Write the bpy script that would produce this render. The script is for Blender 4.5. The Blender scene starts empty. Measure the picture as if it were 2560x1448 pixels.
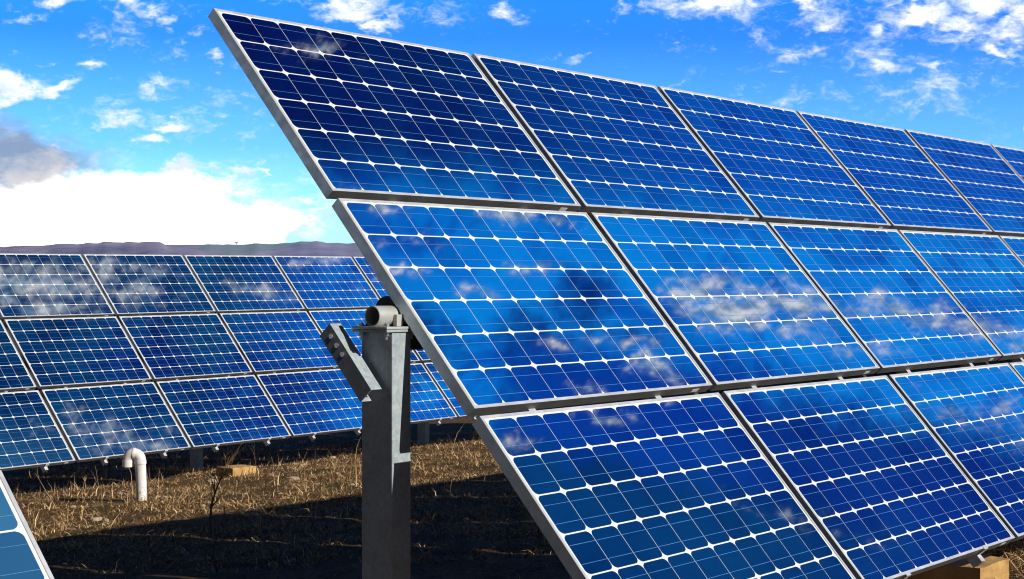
import bpy, math, random
import numpy as np
from mathutils import Vector, Matrix, noise

# ------------------------------------------------------------------ scene, camera, sky, sun
S = bpy.context.scene
C = S.collection
rad = math.radians
HC = 1.42                                   # eye height

cam_d = bpy.data.cameras.new('camera')
cam = bpy.data.objects.new('camera', cam_d)
C.objects.link(cam)
cam.location = (0, 0, HC)
cam.rotation_euler = (rad(90), 0, 0)
cam_d.sensor_fit = 'HORIZONTAL'
cam_d.sensor_width = 36.0
cam_d.lens = 36.0 * 3977.5 / 2560.0
cam_d.clip_start = 0.05
cam_d.clip_end = 20000
S.camera = cam

SUN_EL, SUN_AZ = 27.1, 120.0                # azimuth from +Y towards +X
sun_d = bpy.data.lights.new('sun', 'SUN')
sun_d.energy = 4.6
sun_d.angle = rad(0.5)
sun_d.color = (1.0, 0.93, 0.82)
sun = bpy.data.objects.new('sun', sun_d)
C.objects.link(sun)
sd = Vector((math.sin(rad(SUN_AZ)) * math.cos(rad(SUN_EL)), math.cos(rad(SUN_AZ)) * math.cos(rad(SUN_EL)), math.sin(rad(SUN_EL))))
sun.rotation_euler = sd.to_track_quat('Z', 'Y').to_euler()
sun.location = sd * 50

S.view_settings.view_transform = 'Standard'
S.view_settings.look = 'None'
S.view_settings.exposure = 0.25
S.view_settings.gamma = 1.0
S.view_settings.use_curve_mapping = False
S.render.engine = 'CYCLES'
S.cycles.use_denoising = True
S.cycles.filter_width = 1.1
S.cycles.max_bounces = 6
S.cycles.sample_clamp_indirect = 6.0

world = bpy.data.worlds.new("World")
S.world = world
world.use_nodes = True


class G:
    """small node-graph helper"""
    def __init__(self, nt):
        self.nt = nt

    def n(self, kind, **kw):
        x = self.nt.nodes.new(kind)
        for k, v in kw.items():
            setattr(x, k, v)
        return x

    def put(self, sock, v):
        if isinstance(v, bpy.types.NodeSocket):
            self.nt.links.new(v, sock)
        elif v is not None:
            sock.default_value = v

    def m(self, op, a, b=None, c=None, clamp=False):
        x = self.n('ShaderNodeMath', operation=op, use_clamp=clamp)
        self.put(x.inputs[0], a); self.put(x.inputs[1], b); self.put(x.inputs[2], c)
        return x.outputs[0]

    def v(self, op, a, b=None, scale=None):
        x = self.n('ShaderNodeVectorMath', operation=op)
        self.put(x.inputs[0], a); self.put(x.inputs[1], b)
        if scale is not None:
            self.put(x.inputs['Scale'], scale)
        return x.outputs['Value'] if op in ('LENGTH', 'DOT_PRODUCT', 'DISTANCE') else x.outputs[0]

    def noise(self, vec, scale, detail=4, rough=0.5, dist=0.0, color=False):
        x = self.n('ShaderNodeTexNoise')
        self.put(x.inputs['Vector'], vec)
        x.inputs['Scale'].default_value = scale
        x.inputs['Detail'].default_value = detail
        x.inputs['Roughness'].default_value = rough
        x.inputs['Distortion'].default_value = dist
        return x.outputs['Color' if color else 'Fac']

    def mix(self, f, a, b, blend='MIX'):
        x = self.n('ShaderNodeMix', data_type='RGBA', blend_type=blend)
        self.put(x.inputs[0], f); self.put(x.inputs[6], a); self.put(x.inputs[7], b)
        return x.outputs[2]

    def ramp(self, f, stops, interp='LINEAR'):
        x = self.n('ShaderNodeValToRGB')
        x.color_ramp.interpolation = interp
        e = x.color_ramp.elements
        while len(e) < len(stops):
            e.new(0.5)
        for el, (p, c) in zip(e, stops):
            el.position = p
            el.color = (*c, 1) if len(c) == 3 else c
        self.put(x.inputs[0], f)
        return x.outputs[0]

    def step(self, x, lo, hi, smooth=True):
        r = self.n('ShaderNodeMapRange', interpolation_type='SMOOTHSTEP' if smooth else 'LINEAR')
        self.put(r.inputs['Value'], x)
        r.inputs['From Min'].default_value = lo
        r.inputs['From Max'].default_value = hi
        return r.outputs['Result']


def build_sky():
    nt = world.node_tree
    g = G(nt)
    bg = nt.nodes['Background']
    STR = 0.1
    bg.inputs[1].default_value = STR
    sky = g.n('ShaderNodeTexSky', sky_type='NISHITA', sun_disc=False, sun_elevation=rad(SUN_EL), sun_rotation=rad(SUN_AZ))
    tc = g.n('ShaderNodeTexCoord')
    D = g.v('NORMALIZE', tc.outputs['Generated'])
    sx = g.n('ShaderNodeSeparateXYZ'); g.put(sx.inputs[0], D)
    X, Y, Z = sx.outputs
    az = g.m('MULTIPLY', g.m('ARCTAN2', X, Y), 57.29578)
    el = g.m('MULTIPLY', g.m('ARCSINE', Z), 57.29578)
    # deeper colour in the part of the sky away from the sun, paler towards the horizon
    k = g.ramp(g.m('DIVIDE', el, 60.0), [
        (0.0, (1.9, 2.7, 3.4)), (0.04, (0.95, 2.0, 2.5)), (0.085, (0.40, 1.15, 2.2)), (0.15, (0.08, 0.62, 1.95)),
        (0.25, (0.01, 0.95, 2.1)), (0.50, (0.005, 1.35, 2.8)), (0.665, (0.005, 1.55, 3.2)), (0.745, (0.005, 0.9, 2.4)), (0.80, (0.003, 0.40, 0.80)), (1.0, (0.003, 0.27, 0.48))])
    cx, ce = rad(28), rad(18)
    cdir = (math.sin(cx) * math.cos(ce), math.cos(cx) * math.cos(ce), math.sin(ce))
    away = g.step(g.v('DOT_PRODUCT', D, cdir), math.cos(rad(72)), math.cos(rad(46)))
    base = g.mix(1.0, sky.outputs[0], g.mix(away, (0.075, 0.075, 0.072, 1), k), 'MULTIPLY')

    P = g.n('ShaderNodeCombineXYZ'); g.put(P.inputs[0], az); g.put(P.inputs[1], el)
    P = P.outputs[0]
    wv = g.v('MULTIPLY', D, (1.0, 1.0, 1.9))
    n_big = g.noise(wv, 34, 7, 0.62, 0.4)
    n_small = g.noise(wv, 130, 6, 0.65, 0.8)
    warp = g.v('SCALE', g.v('SUBTRACT', g.noise(wv, 26, 4, 0.6, color=True), (0.5, 0.5, 0.5)), scale=2.5)
    PW = g.v('ADD', P, warp)
    fb = g.m('ADD', g.m('MULTIPLY', g.m('SUBTRACT', n_big, 0.5), 2.6), g.m('MULTIPLY', g.m('SUBTRACT', n_small, 0.5), 1.5))

    wl = g.v('MULTIPLY', D, (2.8, 2.8, 0.62))
    fb2 = g.m('ADD', g.m('MULTIPLY', g.m('SUBTRACT', g.noise(wl, 40, 9, 0.66, 0.5), 0.5), 3.0), g.m('MULTIPLY', g.m('SUBTRACT', n_small, 0.5), 0.8))

    def px(x, y):
        return (x - 1280) / 69.42, (724 - y) / 69.42

    def field(blobs):
        out = None
        for (a, e, ra, re, amp) in blobs:
            d = g.v('LENGTH', g.v('MULTIPLY', g.v('SUBTRACT', PW, (a, e, 0)), (1 / ra, 1 / re, 0)))
            c = g.m('MULTIPLY_ADD', d, -amp, amp)
            out = c if out is None else g.m('MAXIMUM', out, c)
        return out

    def vis(lst):
        return [(*px(x, y), rx / 69.42, ry / 69.42, amp) for x, y, rx, ry, amp in lst]

    white = vis([(2300, 80, 460, 190, .30), (900, 20, 200, 60, .22), (400, 300, 200, 110, .12), (650, 500, 320, 90, .36), (1800, 20, 260, 60, .34),
        (200, 0, 90, 22, .55), (165, 38, 60, 20, .8), (315, 36, 62, 28, .75), (390, 48, 45, 16, .5), (455, 72, 26, 14, .5),
        (865, 42, 120, 40, 1.1), (950, 85, 70, 30, 1.0), (900, 8, 90, 26, .7), (1265, 60, 35, 24, .5),
        (552, 155, 38, 18, .8), (552, 184, 30, 14, .6), (240, 182, 48, 24, .8), (152, 160, 18, 10, .6),
        (50, 225, 120, 36, 1.1), (165, 245, 58, 22, .9), (25, 258, 60, 28, 1.0), (10, 296, 48, 16, .9),
        (375, 240, 34, 22, .55), (425, 222, 22, 30, .45), (330, 308, 70, 24, .85), (430, 318, 56, 22, .95), (395, 368, 48, 26, 1.0),
        (188, 372, 16, 12, .7), (215, 388, 20, 10, .6),
        (250, 560, 400, 105, 2.2), (450, 448, 80, 32, 1.0), (520, 500, 110, 48, 1.1), (620, 452, 60, 20, .9), (688, 445, 36, 14, .9),
        (640, 500, 52, 18, .9), (765, 496, 64, 18, .9), (730, 560, 130, 44, 1.2), (800, 540, 60, 30, 1.0),
        (1790, 20, 80, 30, .8), (1860, 12, 50, 22, .6), (2010, 12, 120, 22, .75), (2250, 22, 80, 30, .9), (2285, 76, 80, 34, .95),
        (2155, 98, 60, 24, .85), (2050, 85, 60, 30, .6), (2420, 35, 150, 55, 1.0), (2350, 108, 90, 26, .85), (2480, 105, 90, 36, .8),
        (2455, 160, 80, 20, .9), (2190, 180, 55, 26, .8), (2330, 182, 50, 22, .6), (2540, 180, 40, 16, .5), (2550, 60, 80, 60, .9),
        (1545, 35, 30, 14, .45), (1940, 185, 50, 14, .4), (2556, 362, 20, 24, .9), (1440, 150, 60, 14, .35), (130, 70, 60, 14, .4)])
    # clouds off to the right of the photograph: the panels mirror them
    white2 = [(41.4, 44.0, 0.95, 2.60, 1.0), (41.2, 38.7, 0.95, 1.60, 1.1), (41.2, 36.8, 0.42, 1.00, .9), (45.1, 39.4, 0.53, 1.40, .9), (43.6, 37.1, 0.53, 1.40, .7),
              (44.6, 42.0, 0.53, 1.60, .7), (43.0, 41.2, 0.53, 1.20, .7), (44.2, 30.6, 1.58, 3.60, 1.2), (43.7, 28.2, 1.26, 3.00, 1.15), (46.9, 32.4, 0.63, 1.60, 1.0), (46.0, 34.3, 0.42, 1.80, .75),
              (43.3, 24.4, 0.84, 3.20, 1.0), (43.3, 21.6, 0.84, 2.60, .9), (46.8, 35.9, 0.53, 1.00, .6), (50.4, 36.9, 0.63, 1.20, .6), (48.5, 33.6, 0.53, 2.00, .75),
              (46.8, 54.0, 1.58, 5.00, 1.05), (45.6, 51.8, 0.84, 2.60, .8), (48.2, 54.3, 0.73, 3.40, .9), (43.4, 44.8, 0.53, 2.40, .9), (45.7, 47.0, 0.53, 1.80, .8),
              (54.6, 50.6, 1.26, 3.40, .75), (33.9, 45.8, 0.84, 1.80, .45), (46.0, 20.5, 0.84, 3.50, .65), (51.0, 26.0, 0.53, 3.00, .4), (45.0, 26.0, 0.53, 2.60, .6)]
    dark = vis([(0, 340, 130, 80, 1.5), (60, 420, 260, 105, 2.1), (170, 405, 110, 44, 1.0), (0, 530, 90, 50, 1.1), (10, 600, 100, 40, 1.0)])
    # unseen dark patches added to the sky to darken parts of the mirror image
    dark2 = [(44.6, 35.4, 2.4, 1.5, 1.0), (46.3, 36.9, 1.8, 2.2, 1.0), (45.6, 33.4, 1.0, 1.4, .7),
             (50.5, 46.0, 3.6, 3.6, 1.3), (50.0, 50.5, 3.0, 2.6, 1.0), (47.6, 41.0, 1.5, 2.5, 1.0)]
    cw, cw2, cd, cd2 = field(white), field(white2), field(dark), field(dark2)
    a_w = g.step(g.m('ADD', cw, g.m('MULTIPLY', fb, 0.72)), -0.05, 0.95)
    a_w2 = g.m('MULTIPLY', g.step(g.m('ADD', cw2, g.m('MULTIPLY', fb2, 0.95)), 0.2, 1.1), 0.88)
    a_d = g.step(g.m('ADD', cd, g.m('MULTIPLY', fb, 0.2)), 0.0, 1.25)
    a_d2 = g.m('MULTIPLY', g.step(g.m('ADD', cd2, g.m('MULTIPLY', fb2, 0.55)), 0.0, 1.0), 0.85)
    shade = g.step(g.noise(wv, 52, 4, 0.6), 0.36, 0.6)
    wcol = g.mix(shade, (0.74 / STR, 0.84 / STR, 0.96 / STR, 1), (1.12 / STR, 1.12 / STR, 1.12 / STR, 1))
    wcol2 = g.mix(g.step(g.noise(wl, 60, 5, 0.6), 0.38, 0.62), (0.16 / STR, 0.30 / STR, 0.46 / STR, 1), (1.0 / STR, 0.98 / STR, 0.92 / STR, 1))
    dcol = g.mix(g.step(n_big, 0.4, 0.66), (0.24 / STR, 0.31 / STR, 0.44 / STR, 1), (0.58 / STR, 0.56 / STR, 0.57 / STR, 1))
    d2col = g.mix(g.step(n_big, 0.35, 0.7), (0.001 / STR, 0.010 / STR, 0.17 / STR, 1), (0.002 / STR, 0.070 / STR, 0.34 / STR, 1))
    wob = g.m('MULTIPLY', fb, 0.9)
    azw, elw = g.m('ADD', az, wob), g.m('ADD', el, wob)
    c_royal = (0.0, 0.034 / STR, 0.36 / STR, 1)
    a_az = g.m('MULTIPLY', g.m('MULTIPLY', g.step(azw, 42.0, 37.5), g.step(el, 12.0, 20.0)), 0.9)  # further unseen sky zones added, darkening what some panel rows mirror
    c_az = g.mix(g.step(elw, 28.0, 43.5), (0.0 / STR, 0.095 / STR, 0.56 / STR, 1), (0.0 / STR, 0.001 / STR, 0.085 / STR, 1))
    a_low = g.m('MULTIPLY', g.m('MULTIPLY', g.m('MULTIPLY', g.step(azw, 45.2, 47.6), g.step(elw, 39.5, 36.5)), g.step(el, 12.0, 18.0)), 0.92)
    c_low = g.mix(g.step(elw, 19.0, 27.0), (0.0 / STR, 0.018 / STR, 0.26 / STR, 1), (0.0 / STR, 0.036 / STR, 0.14 / STR, 1))
    veil = g.noise(g.v('MULTIPLY', D, (1.6, 1.6, 0.7)), 17, 6, 0.6, 0.8)
    vf = g.m('MULTIPLY', away, g.step(el, 14.0, 22.0))
    base = g.mix(vf, base, g.mix(1.0, base, g.ramp(veil, [(0.36, (0.5, 0.52, 0.72)), (0.52, (1.0, 1.0, 1.0)), (0.68, (1.6, 1.22, 1.06))]), 'MULTIPLY'))
    c = g.mix(g.m('MULTIPLY', a_az, away), base, c_az)
    c_low = g.mix(g.step(azw, 51.4, 49.4), c_low, g.mix(g.step(elw, 27.0, 31.0), (0.0, 0.016 / STR, 0.24 / STR, 1), c_royal))
    c = g.mix(g.m('MULTIPLY', a_low, away), c, c_low)
    gp = g.v('LENGTH', g.v('MULTIPLY', g.v('SUBTRACT', PW, (62.5, 52.5, 0)), (1 / 9.0, 1 / 7.0, 0)))
    c = g.mix(g.step(gp, 1.0, 0.1), c, (0.06 / STR, 0.25 / STR, 0.46 / STR, 1))
    c = g.mix(a_d2, c, d2col)
    c = g.mix(a_w2, c, wcol2)
    c = g.mix(a_w, c, wcol)
    gb = g.v('LENGTH', g.v('MULTIPLY', g.v('SUBTRACT', PW, (-98.0, 5.0, 0)), (1 / 22.0, 1 / 10.0, 0)))
    c = g.mix(g.step(gb, 1.0, 0.4), c, (0.55 / STR, 0.60 / STR, 0.66 / STR, 1))  # bright patch added to the unseen sky to lighten the frame sides
    gl = g.v('LENGTH', g.v('MULTIPLY', g.v('SUBTRACT', P, (*px(260, 585), 0)), (69.42 / 560, 69.42 / 185, 0)))
    n_puff = g.m('SUBTRACT', g.noise(wv, 20, 6, 0.58, 0.3), 0.5)
    gl = g.m('ADD', gl, g.m('MULTIPLY', n_puff, 1.5))
    c = g.mix(g.step(gl, 0.88, 0.62), c, (2.0 / STR, 1.98 / STR, 1.9 / STR, 1))
    c = g.mix(g.m('MULTIPLY', a_d, 0.92), c, dcol)
    g.put(bg.inputs[0], c)


build_sky()


# ------------------------------------------------------------------ materials
def material(name):
    m = bpy.data.materials.new(name)
    m.use_nodes = True
    nt = m.node_tree
    return m, G(nt), nt.nodes['Principled BSDF'], nt.nodes['Material Output']


def obj_coord(g):
    return g.n('ShaderNodeTexCoord').outputs['Object']


def mat_metal(name, col, rough, metallic=0.85, spangle=0.0, stain=0.0, bump=0.0):
    m, g, b, o = material(name)
    co = obj_coord(g)
    c = (*col, 1)
    n = g.noise(co, 9, 5, 0.6)
    lo, hi = [x * 0.72 for x in col], [min(1, x * 1.15) for x in col]
    out = g.ramp(n, [(0.3, lo), (0.7, hi)])
    if spangle:
        vo = g.n('ShaderNodeTexVoronoi'); g.put(vo.inputs['Vector'], co); vo.inputs['Scale'].default_value = 70
        sp = g.n('ShaderNodeSeparateColor'); g.put(sp.inputs[0], vo.outputs['Color'])
        out = g.mix(spangle, out, g.ramp(sp.outputs[0], [(0.0, [x * 0.5 for x in col]), (1.0, hi)]))
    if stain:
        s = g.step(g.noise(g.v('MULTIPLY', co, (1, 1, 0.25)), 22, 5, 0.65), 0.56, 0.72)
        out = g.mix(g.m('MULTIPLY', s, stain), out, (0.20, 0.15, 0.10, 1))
    g.put(b.inputs['Base Color'], out)
    b.inputs['Metallic'].default_value = metallic
    g.put(b.inputs['Roughness'], g.m('MULTIPLY_ADD', g.noise(co, 30, 3), 0.25, rough - 0.12))
    if bump:
        bp = g.n('ShaderNodeBump'); bp.inputs['Strength'].default_value = bump; bp.inputs['Distance'].default_value = 0.002
        g.put(bp.inputs['Height'], g.noise(co, 60, 4)); g.put(b.inputs['Normal'], bp.outputs[0])
    return m


M = {}
M['aluminium'] = mat_metal('anodised aluminium', (0.62, 0.63, 0.63), 0.40, 0.35, stain=0.08)
M['sky tinted side'] = mat_metal('anodised aluminium side tinted as sky light', (0.54, 0.64, 0.72), 0.36, 0.7, stain=0.05)  # same anodised metal, with bluish sky light put into the side colour
M['shaded aluminium'] = mat_metal('aluminium frame wall darkened as shade', (0.115, 0.115, 0.112), 0.6, 0.1, stain=0.5)  # shade in the frame gaps, painted into lower and right walls
M['galvanised'] = mat_metal('galvanised steel', (0.37, 0.44, 0.49), 0.55, 0.15, spangle=0.35, stain=0.0, bump=0.08)
M['tube steel'] = mat_metal('painted tube steel', (0.47, 0.48, 0.47), 0.5, 0.25, stain=0.18, bump=0.1)
M['dark steel'] = mat_metal('dull dark steel', (0.06, 0.065, 0.075), 0.6, 0.4)
M['bolt'] = mat_metal('zinc bolt', (0.80, 0.82, 0.84), 0.28, 0.9)


def mat_cell():
    m, g, b, o = material('blue silicon cell')
    nt = m.node_tree
    oi = g.n('ShaderNodeObjectInfo')
    ge = g.n('ShaderNodeNewGeometry')
    co = obj_coord(g)
    r = g.m('ADD', g.m('MULTIPLY', ge.outputs['Random Per Island'], 0.65), g.m('MULTIPLY', oi.outputs['Random'], 0.35))
    big = g.noise(g.v('ADD', co, g.v('SCALE', (7.0, 3.0, 0.0), scale=oi.outputs['Random'])), 1.6, 2)
    r = g.m('ADD', r, g.m('MULTIPLY', g.m('SUBTRACT', big, 0.5), 0.9))
    col = g.ramp(r, [(0.0, (0.0002, 0.0016, 0.015)), (0.45, (0.0002, 0.003, 0.032)), (0.8, (0.0002, 0.006, 0.055)), (1.0, (0.0003, 0.009, 0.052))])
    g.put(b.inputs['Base Color'], col)
    b.inputs['Roughness'].default_value = 0.45
    b.inputs['Specular IOR Level'].default_value = 0.0
    fr = g.n('ShaderNodeFresnel'); fr.inputs['IOR'].default_value = 3.9
    gl = g.n('ShaderNodeBsdfGlossy'); gl.inputs['Roughness'].default_value = 0.02
    r2 = g.m('ADD', g.m('MULTIPLY', ge.outputs['Random Per Island'], 0.7), g.m('MULTIPLY', big, 0.5))
    g.put(gl.inputs['Color'], g.ramp(r2, [(0.15, (0.42, 0.50, 0.66)), (0.5, (0.82, 0.90, 0.96)), (0.95, (1.0, 1.0, 1.0))]))
    mx = g.n('ShaderNodeMixShader')
    g.put(mx.inputs[0], g.m('MINIMUM', g.m('MULTIPLY', fr.outputs[0], 1.8), 0.86))
    nt.links.new(b.outputs[0], mx.inputs[1]); nt.links.new(gl.outputs[0], mx.inputs[2])
    nt.links.new(mx.outputs[0], o.inputs[0])
    return m


def mat_white(name, col, rough, coat=0.0):
    m, g, b, o = material(name)
    co = obj_coord(g)
    n = g.noise(co, 14, 4)
    g.put(b.inputs['Base Color'], g.ramp(n, [(0.3, [x * 0.9 for x in col]), (0.7, col)]))
    b.inputs['Roughness'].default_value = rough
    b.inputs['Coat Weight'].default_value = coat
    b.inputs['Coat Roughness'].default_value = 0.04
    return m


M['cell'] = mat_cell()
M['backsheet'] = mat_white('white backsheet under glass', (0.68, 0.72, 0.74), 0.5, 0.35)
M['busbar'] = mat_metal('tinned busbar', (0.16, 0.42, 0.72), 0.35, 0.6)
M['sticker'] = mat_white('white sticker', (0.8, 0.8, 0.78), 0.6)
M['black plastic'] = mat_white('black plastic', (0.02, 0.02, 0.02), 0.5)


def mat_pvc():
    m, g, b, o = material('weathered white plastic pipe')
    co = obj_coord(g)
    c = g.ramp(g.noise(g.v('MULTIPLY', co, (1, 1, 0.3)), 12, 5, 0.65), [(0.3, (0.62, 0.59, 0.60)), (0.6, (0.80, 0.77, 0.78))])
    sx = g.n('ShaderNodeSeparateXYZ'); g.put(sx.inputs[0], co)
    dirt = g.m('MULTIPLY', g.step(g.noise(co, 45, 5, 0.7), 0.52, 0.62), g.step(sx.outputs[2], 0.28, 0.0))
    g.put(b.inputs['Base Color'], g.mix(dirt, c, (0.25, 0.17, 0.12, 1)))
    b.inputs['Roughness'].default_value = 0.5
    return m


def mat_concrete():
    m, g, b, o = material('sandy concrete')
    co = obj_coord(g)
    c = g.ramp(g.noise(co, 7, 8, 0.65), [(0.3, (0.30, 0.17, 0.05)), (0.6, (0.52, 0.32, 0.11)), (0.8, (0.56, 0.38, 0.18))])
    d = g.step(g.noise(co, 28, 6, 0.7), 0.6, 0.72)
    g.put(b.inputs['Base Color'], g.mix(d, c, (0.10, 0.065, 0.035, 1)))
    b.inputs['Roughness'].default_value = 0.9
    bp = g.n('ShaderNodeBump'); bp.inputs['Strength'].default_value = 0.5; bp.inputs['Distance'].default_value = 0.01
    g.put(bp.inputs['Height'], g.noise(co, 30, 8, 0.7)); g.put(b.inputs['Normal'], bp.outputs[0])
    return m


def mat_rock():
    m, g, b, o = material('pale limestone')
    co = obj_coord(g)
    g.put(b.inputs['Base Color'], g.ramp(g.noise(co, 18, 6, 0.65), [(0.3, (0.22, 0.15, 0.09)), (0.55, (0.42, 0.33, 0.24)), (0.75, (0.54, 0.47, 0.38))]))
    b.inputs['Roughness'].default_value = 0.95
    bp = g.n('ShaderNodeBump'); bp.inputs['Strength'].default_value = 0.6; bp.inputs['Distance'].default_value = 0.01
    g.put(bp.inputs['Height'], g.noise(co, 40, 6, 0.7)); g.put(b.inputs['Normal'], bp.outputs[0])
    return m


def mat_soil():
    m, g, b, o = material('dry soil and thatch')
    co = obj_coord(g)
    a = g.noise(co, 1.1, 6, 0.65)
    f = g.noise(g.v('MULTIPLY', co, (1, 1, 0.2)), 26, 8, 0.75, 1.2)
    c1 = g.ramp(f, [(0.3, (0.018, 0.010, 0.004)), (0.46, (0.075, 0.039, 0.015)), (0.62, (0.21, 0.118, 0.050)), (0.78, (0.40, 0.26, 0.13))])
    c2 = g.ramp(f, [(0.3, (0.02, 0.018, 0.008)), (0.6, (0.07, 0.062, 0.022)), (0.8, (0.16, 0.13, 0.06))])
    g.put(b.inputs['Base Color'], g.mix(g.step(a, 0.48, 0.66), c1, c2))
    b.inputs['Roughness'].default_value = 1.0
    b.inputs['Specular IOR Level'].default_value = 0.1
    bp = g.n('ShaderNodeBump'); bp.inputs['Strength'].default_value = 0.8; bp.inputs['Distance'].default_value = 0.04
    g.put(bp.inputs['Height'], f); g.put(b.inputs['Normal'], bp.outputs[0])
    return m


def mat_grass(name, stops, rough=0.8):
    m, g, b, o = material(name)
    ge = g.n('ShaderNodeNewGeometry')
    co = obj_coord(g)
    patch = g.noise(co, 1.3, 4, 0.6)
    r = g.m('ADD', g.m('MULTIPLY', ge.outputs['Random Per Island'], 0.7), g.m('MULTIPLY', patch, 0.45))
    g.put(b.inputs['Base Color'], g.ramp(r, stops))
    b.inputs['Roughness'].default_value = rough
    b.inputs['Specular IOR Level'].default_value = 0.2
    return m


def mat_hill(name, lo, mid, hi, field):
    m, g, b, o = material(name)
    co = obj_coord(g)
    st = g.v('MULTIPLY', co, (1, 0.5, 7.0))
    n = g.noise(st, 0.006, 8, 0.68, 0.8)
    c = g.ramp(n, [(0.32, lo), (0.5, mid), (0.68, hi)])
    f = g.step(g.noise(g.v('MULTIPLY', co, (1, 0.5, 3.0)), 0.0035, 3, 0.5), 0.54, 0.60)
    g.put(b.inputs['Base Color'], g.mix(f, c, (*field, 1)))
    b.inputs['Roughness'].default_value = 1.0
    b.inputs['Specular IOR Level'].default_value = 0.0
    return m


M['pipe'] = mat_pvc()
M['concrete'] = mat_concrete()
M['rock'] = mat_rock()
M['soil'] = mat_soil()
STRAW = [(0.13, (0.018, 0.010, 0.004)), (0.40, (0.10, 0.055, 0.019)), (0.58, (0.37, 0.215, 0.088)), (0.80, (0.86, 0.60, 0.32)), (0.93, (0.10, 0.10, 0.03))]
M['grass'] = mat_grass('dry grass', STRAW)
M['stem'] = mat_grass('dry weed stem', [(0.2, (0.06, 0.035, 0.018)), (0.6, (0.16, 0.10, 0.05)), (0.9, (0.26, 0.17, 0.08))])
M['straw stem'] = mat_grass('straw weed stem', [(0.2, (0.30, 0.19, 0.08)), (0.9, (0.52, 0.36, 0.17))])
M['hill'] = mat_hill('heath hillside', (0.085, 0.10, 0.17), (0.20, 0.19, 0.28), (0.42, 0.35, 0.38), (0.23, 0.21, 0.29))  # distance haze is partly put into these bluish colours
M['far hill'] = mat_hill('far hillside', (0.12, 0.14, 0.24), (0.23, 0.23, 0.34), (0.36, 0.33, 0.40), (0.19, 0.26, 0.26))  # paler and bluer, with some of the haze painted in
M['leaf'] = mat_white('dark leaves', (0.04, 0.055, 0.05), 0.9)


# ------------------------------------------------------------------ mesh helpers
class MB:
    def __init__(self):
        self.v, self.f, self.mi = [], [], []

    def add(self, vs, fs, mi=0):
        o = len(self.v)
        self.v += [tuple(p) for p in vs]
        self.f += [tuple(i + o for i in f) for f in fs]
        self.mi += [mi] * len(fs)

    def box(self, a, b, mi=0):
        x0, y0, z0 = a; x1, y1, z1 = b
        self.add([(x0, y0, z0), (x1, y0, z0), (x1, y1, z0), (x0, y1, z0), (x0, y0, z1), (x1, y0, z1), (x1, y1, z1), (x0, y1, z1)],
                 [(0, 3, 2, 1), (4, 5, 6, 7), (0, 1, 5, 4), (1, 2, 6, 5), (2, 3, 7, 6), (3, 0, 4, 7)], mi)

    def prism(self, poly, axis, a, b, mi=0):
        """poly: list of 2-D points in the plane across axis; a, b: extent along axis"""
        n = len(poly)
        def P(p, t):
            return {'x': (t, p[0], p[1]), 'y': (p[0], t, p[1]), 'z': (p[0], p[1], t)}[axis]
        vs = [P(p, a) for p in poly] + [P(p, b) for p in poly]
        fs = [tuple(range(n))[::-1], tuple(range(n, 2 * n))] + [(i, (i + 1) % n, n + (i + 1) % n, n + i) for i in range(n)]
        self.add(vs, fs, mi)

    def tube(self, pts, radii, seg=8, cap=True, mi=0):
        pts = [Vector(p) for p in pts]
        n = len(pts)
        if not hasattr(radii, '__len__'):
            radii = [radii] * n
        rings = []
        up = None
        for i, p in enumerate(pts):
            t = (pts[min(i + 1, n - 1)] - pts[max(i - 1, 0)]).normalized()
            if up is None:
                up = t.orthogonal().normalized()
            else:
                up = (up - t * up.dot(t)).normalized()
            w = t.cross(up)
            rings += [p + (up * math.cos(2 * math.pi * k / seg) + w * math.sin(2 * math.pi * k / seg)) * radii[i] for k in range(seg)]
        fs = []
        for i in range(n - 1):
            for k in range(seg):
                a, b = i * seg + k, i * seg + (k + 1) % seg
                fs.append((a, b, b + seg, a + seg))
        if cap:
            fs += [tuple(range(seg))[::-1], tuple(range((n - 1) * seg, n * seg))]
        self.add(rings, fs, mi)

    def build(self, name, mats, parent=None, smooth=False, bevel=0.0, mw=None):
        me = bpy.data.meshes.new(name)
        me.from_pydata(self.v, [], self.f)
        mats = mats if isinstance(mats, (list, tuple)) else [mats]
        for m in mats:
            me.materials.append(m)
        if len(mats) > 1:
            me.polygons.foreach_set('material_index', self.mi)
        if smooth:
            me.polygons.foreach_set('use_smooth', [True] * len(me.polygons))
        o = bpy.data.objects.new(name, me)
        C.objects.link(o)
        if parent:
            o.parent = parent
        if mw is not None:
            o.matrix_world = mw
        if bevel:
            b = o.modifiers.new('bevel', 'BEVEL'); b.width = bevel; b.segments = 2; b.limit_method = 'ANGLE'
        if smooth:
            try:
                me.set_sharp_from_angle(angle=rad(40))
            except Exception:
                pass
        return o


def tag(o, label=None, cat=None, group=None, kind=None):
    for k, v in (('label', label), ('category', cat), ('group', group), ('kind', kind)):
        if v:
            o[k] = v
    return o


def empty(name, mw):
    o = bpy.data.objects.new(name, None)
    C.objects.link(o)
    o.empty_display_size = 0.1
    o.matrix_world = mw
    return o


# ------------------------------------------------------------------ the lie of the land
EU = Vector((0.61868, 0.78564, 0.0))         # along the rows
EW = Vector((-0.78564, 0.61868, 0.0))        # across the rows, away from the panel fronts


def gz(x, y, bumps=True):
    w = EW.x * x + EW.y * y
    s = -0.0565 * 26 * math.tanh(w / 26) * 1.0
    # keep the slope near the arrays as surveyed
    s = -0.0565 * max(-8.0, min(18.0, w)) if -8 < w < 18 else (-0.0565 * 18 - 1.2 * (1 - math.exp(-(w - 18) / 21)) if w >= 18 else 0.452)
    if bumps:
        s += 0.05 * noise.noise(Vector((x * 0.45, y * 0.45, 3.1))) + 0.022 * noise.noise(Vector((x * 1.7, y * 1.7, 8.2)))
    return s


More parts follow.
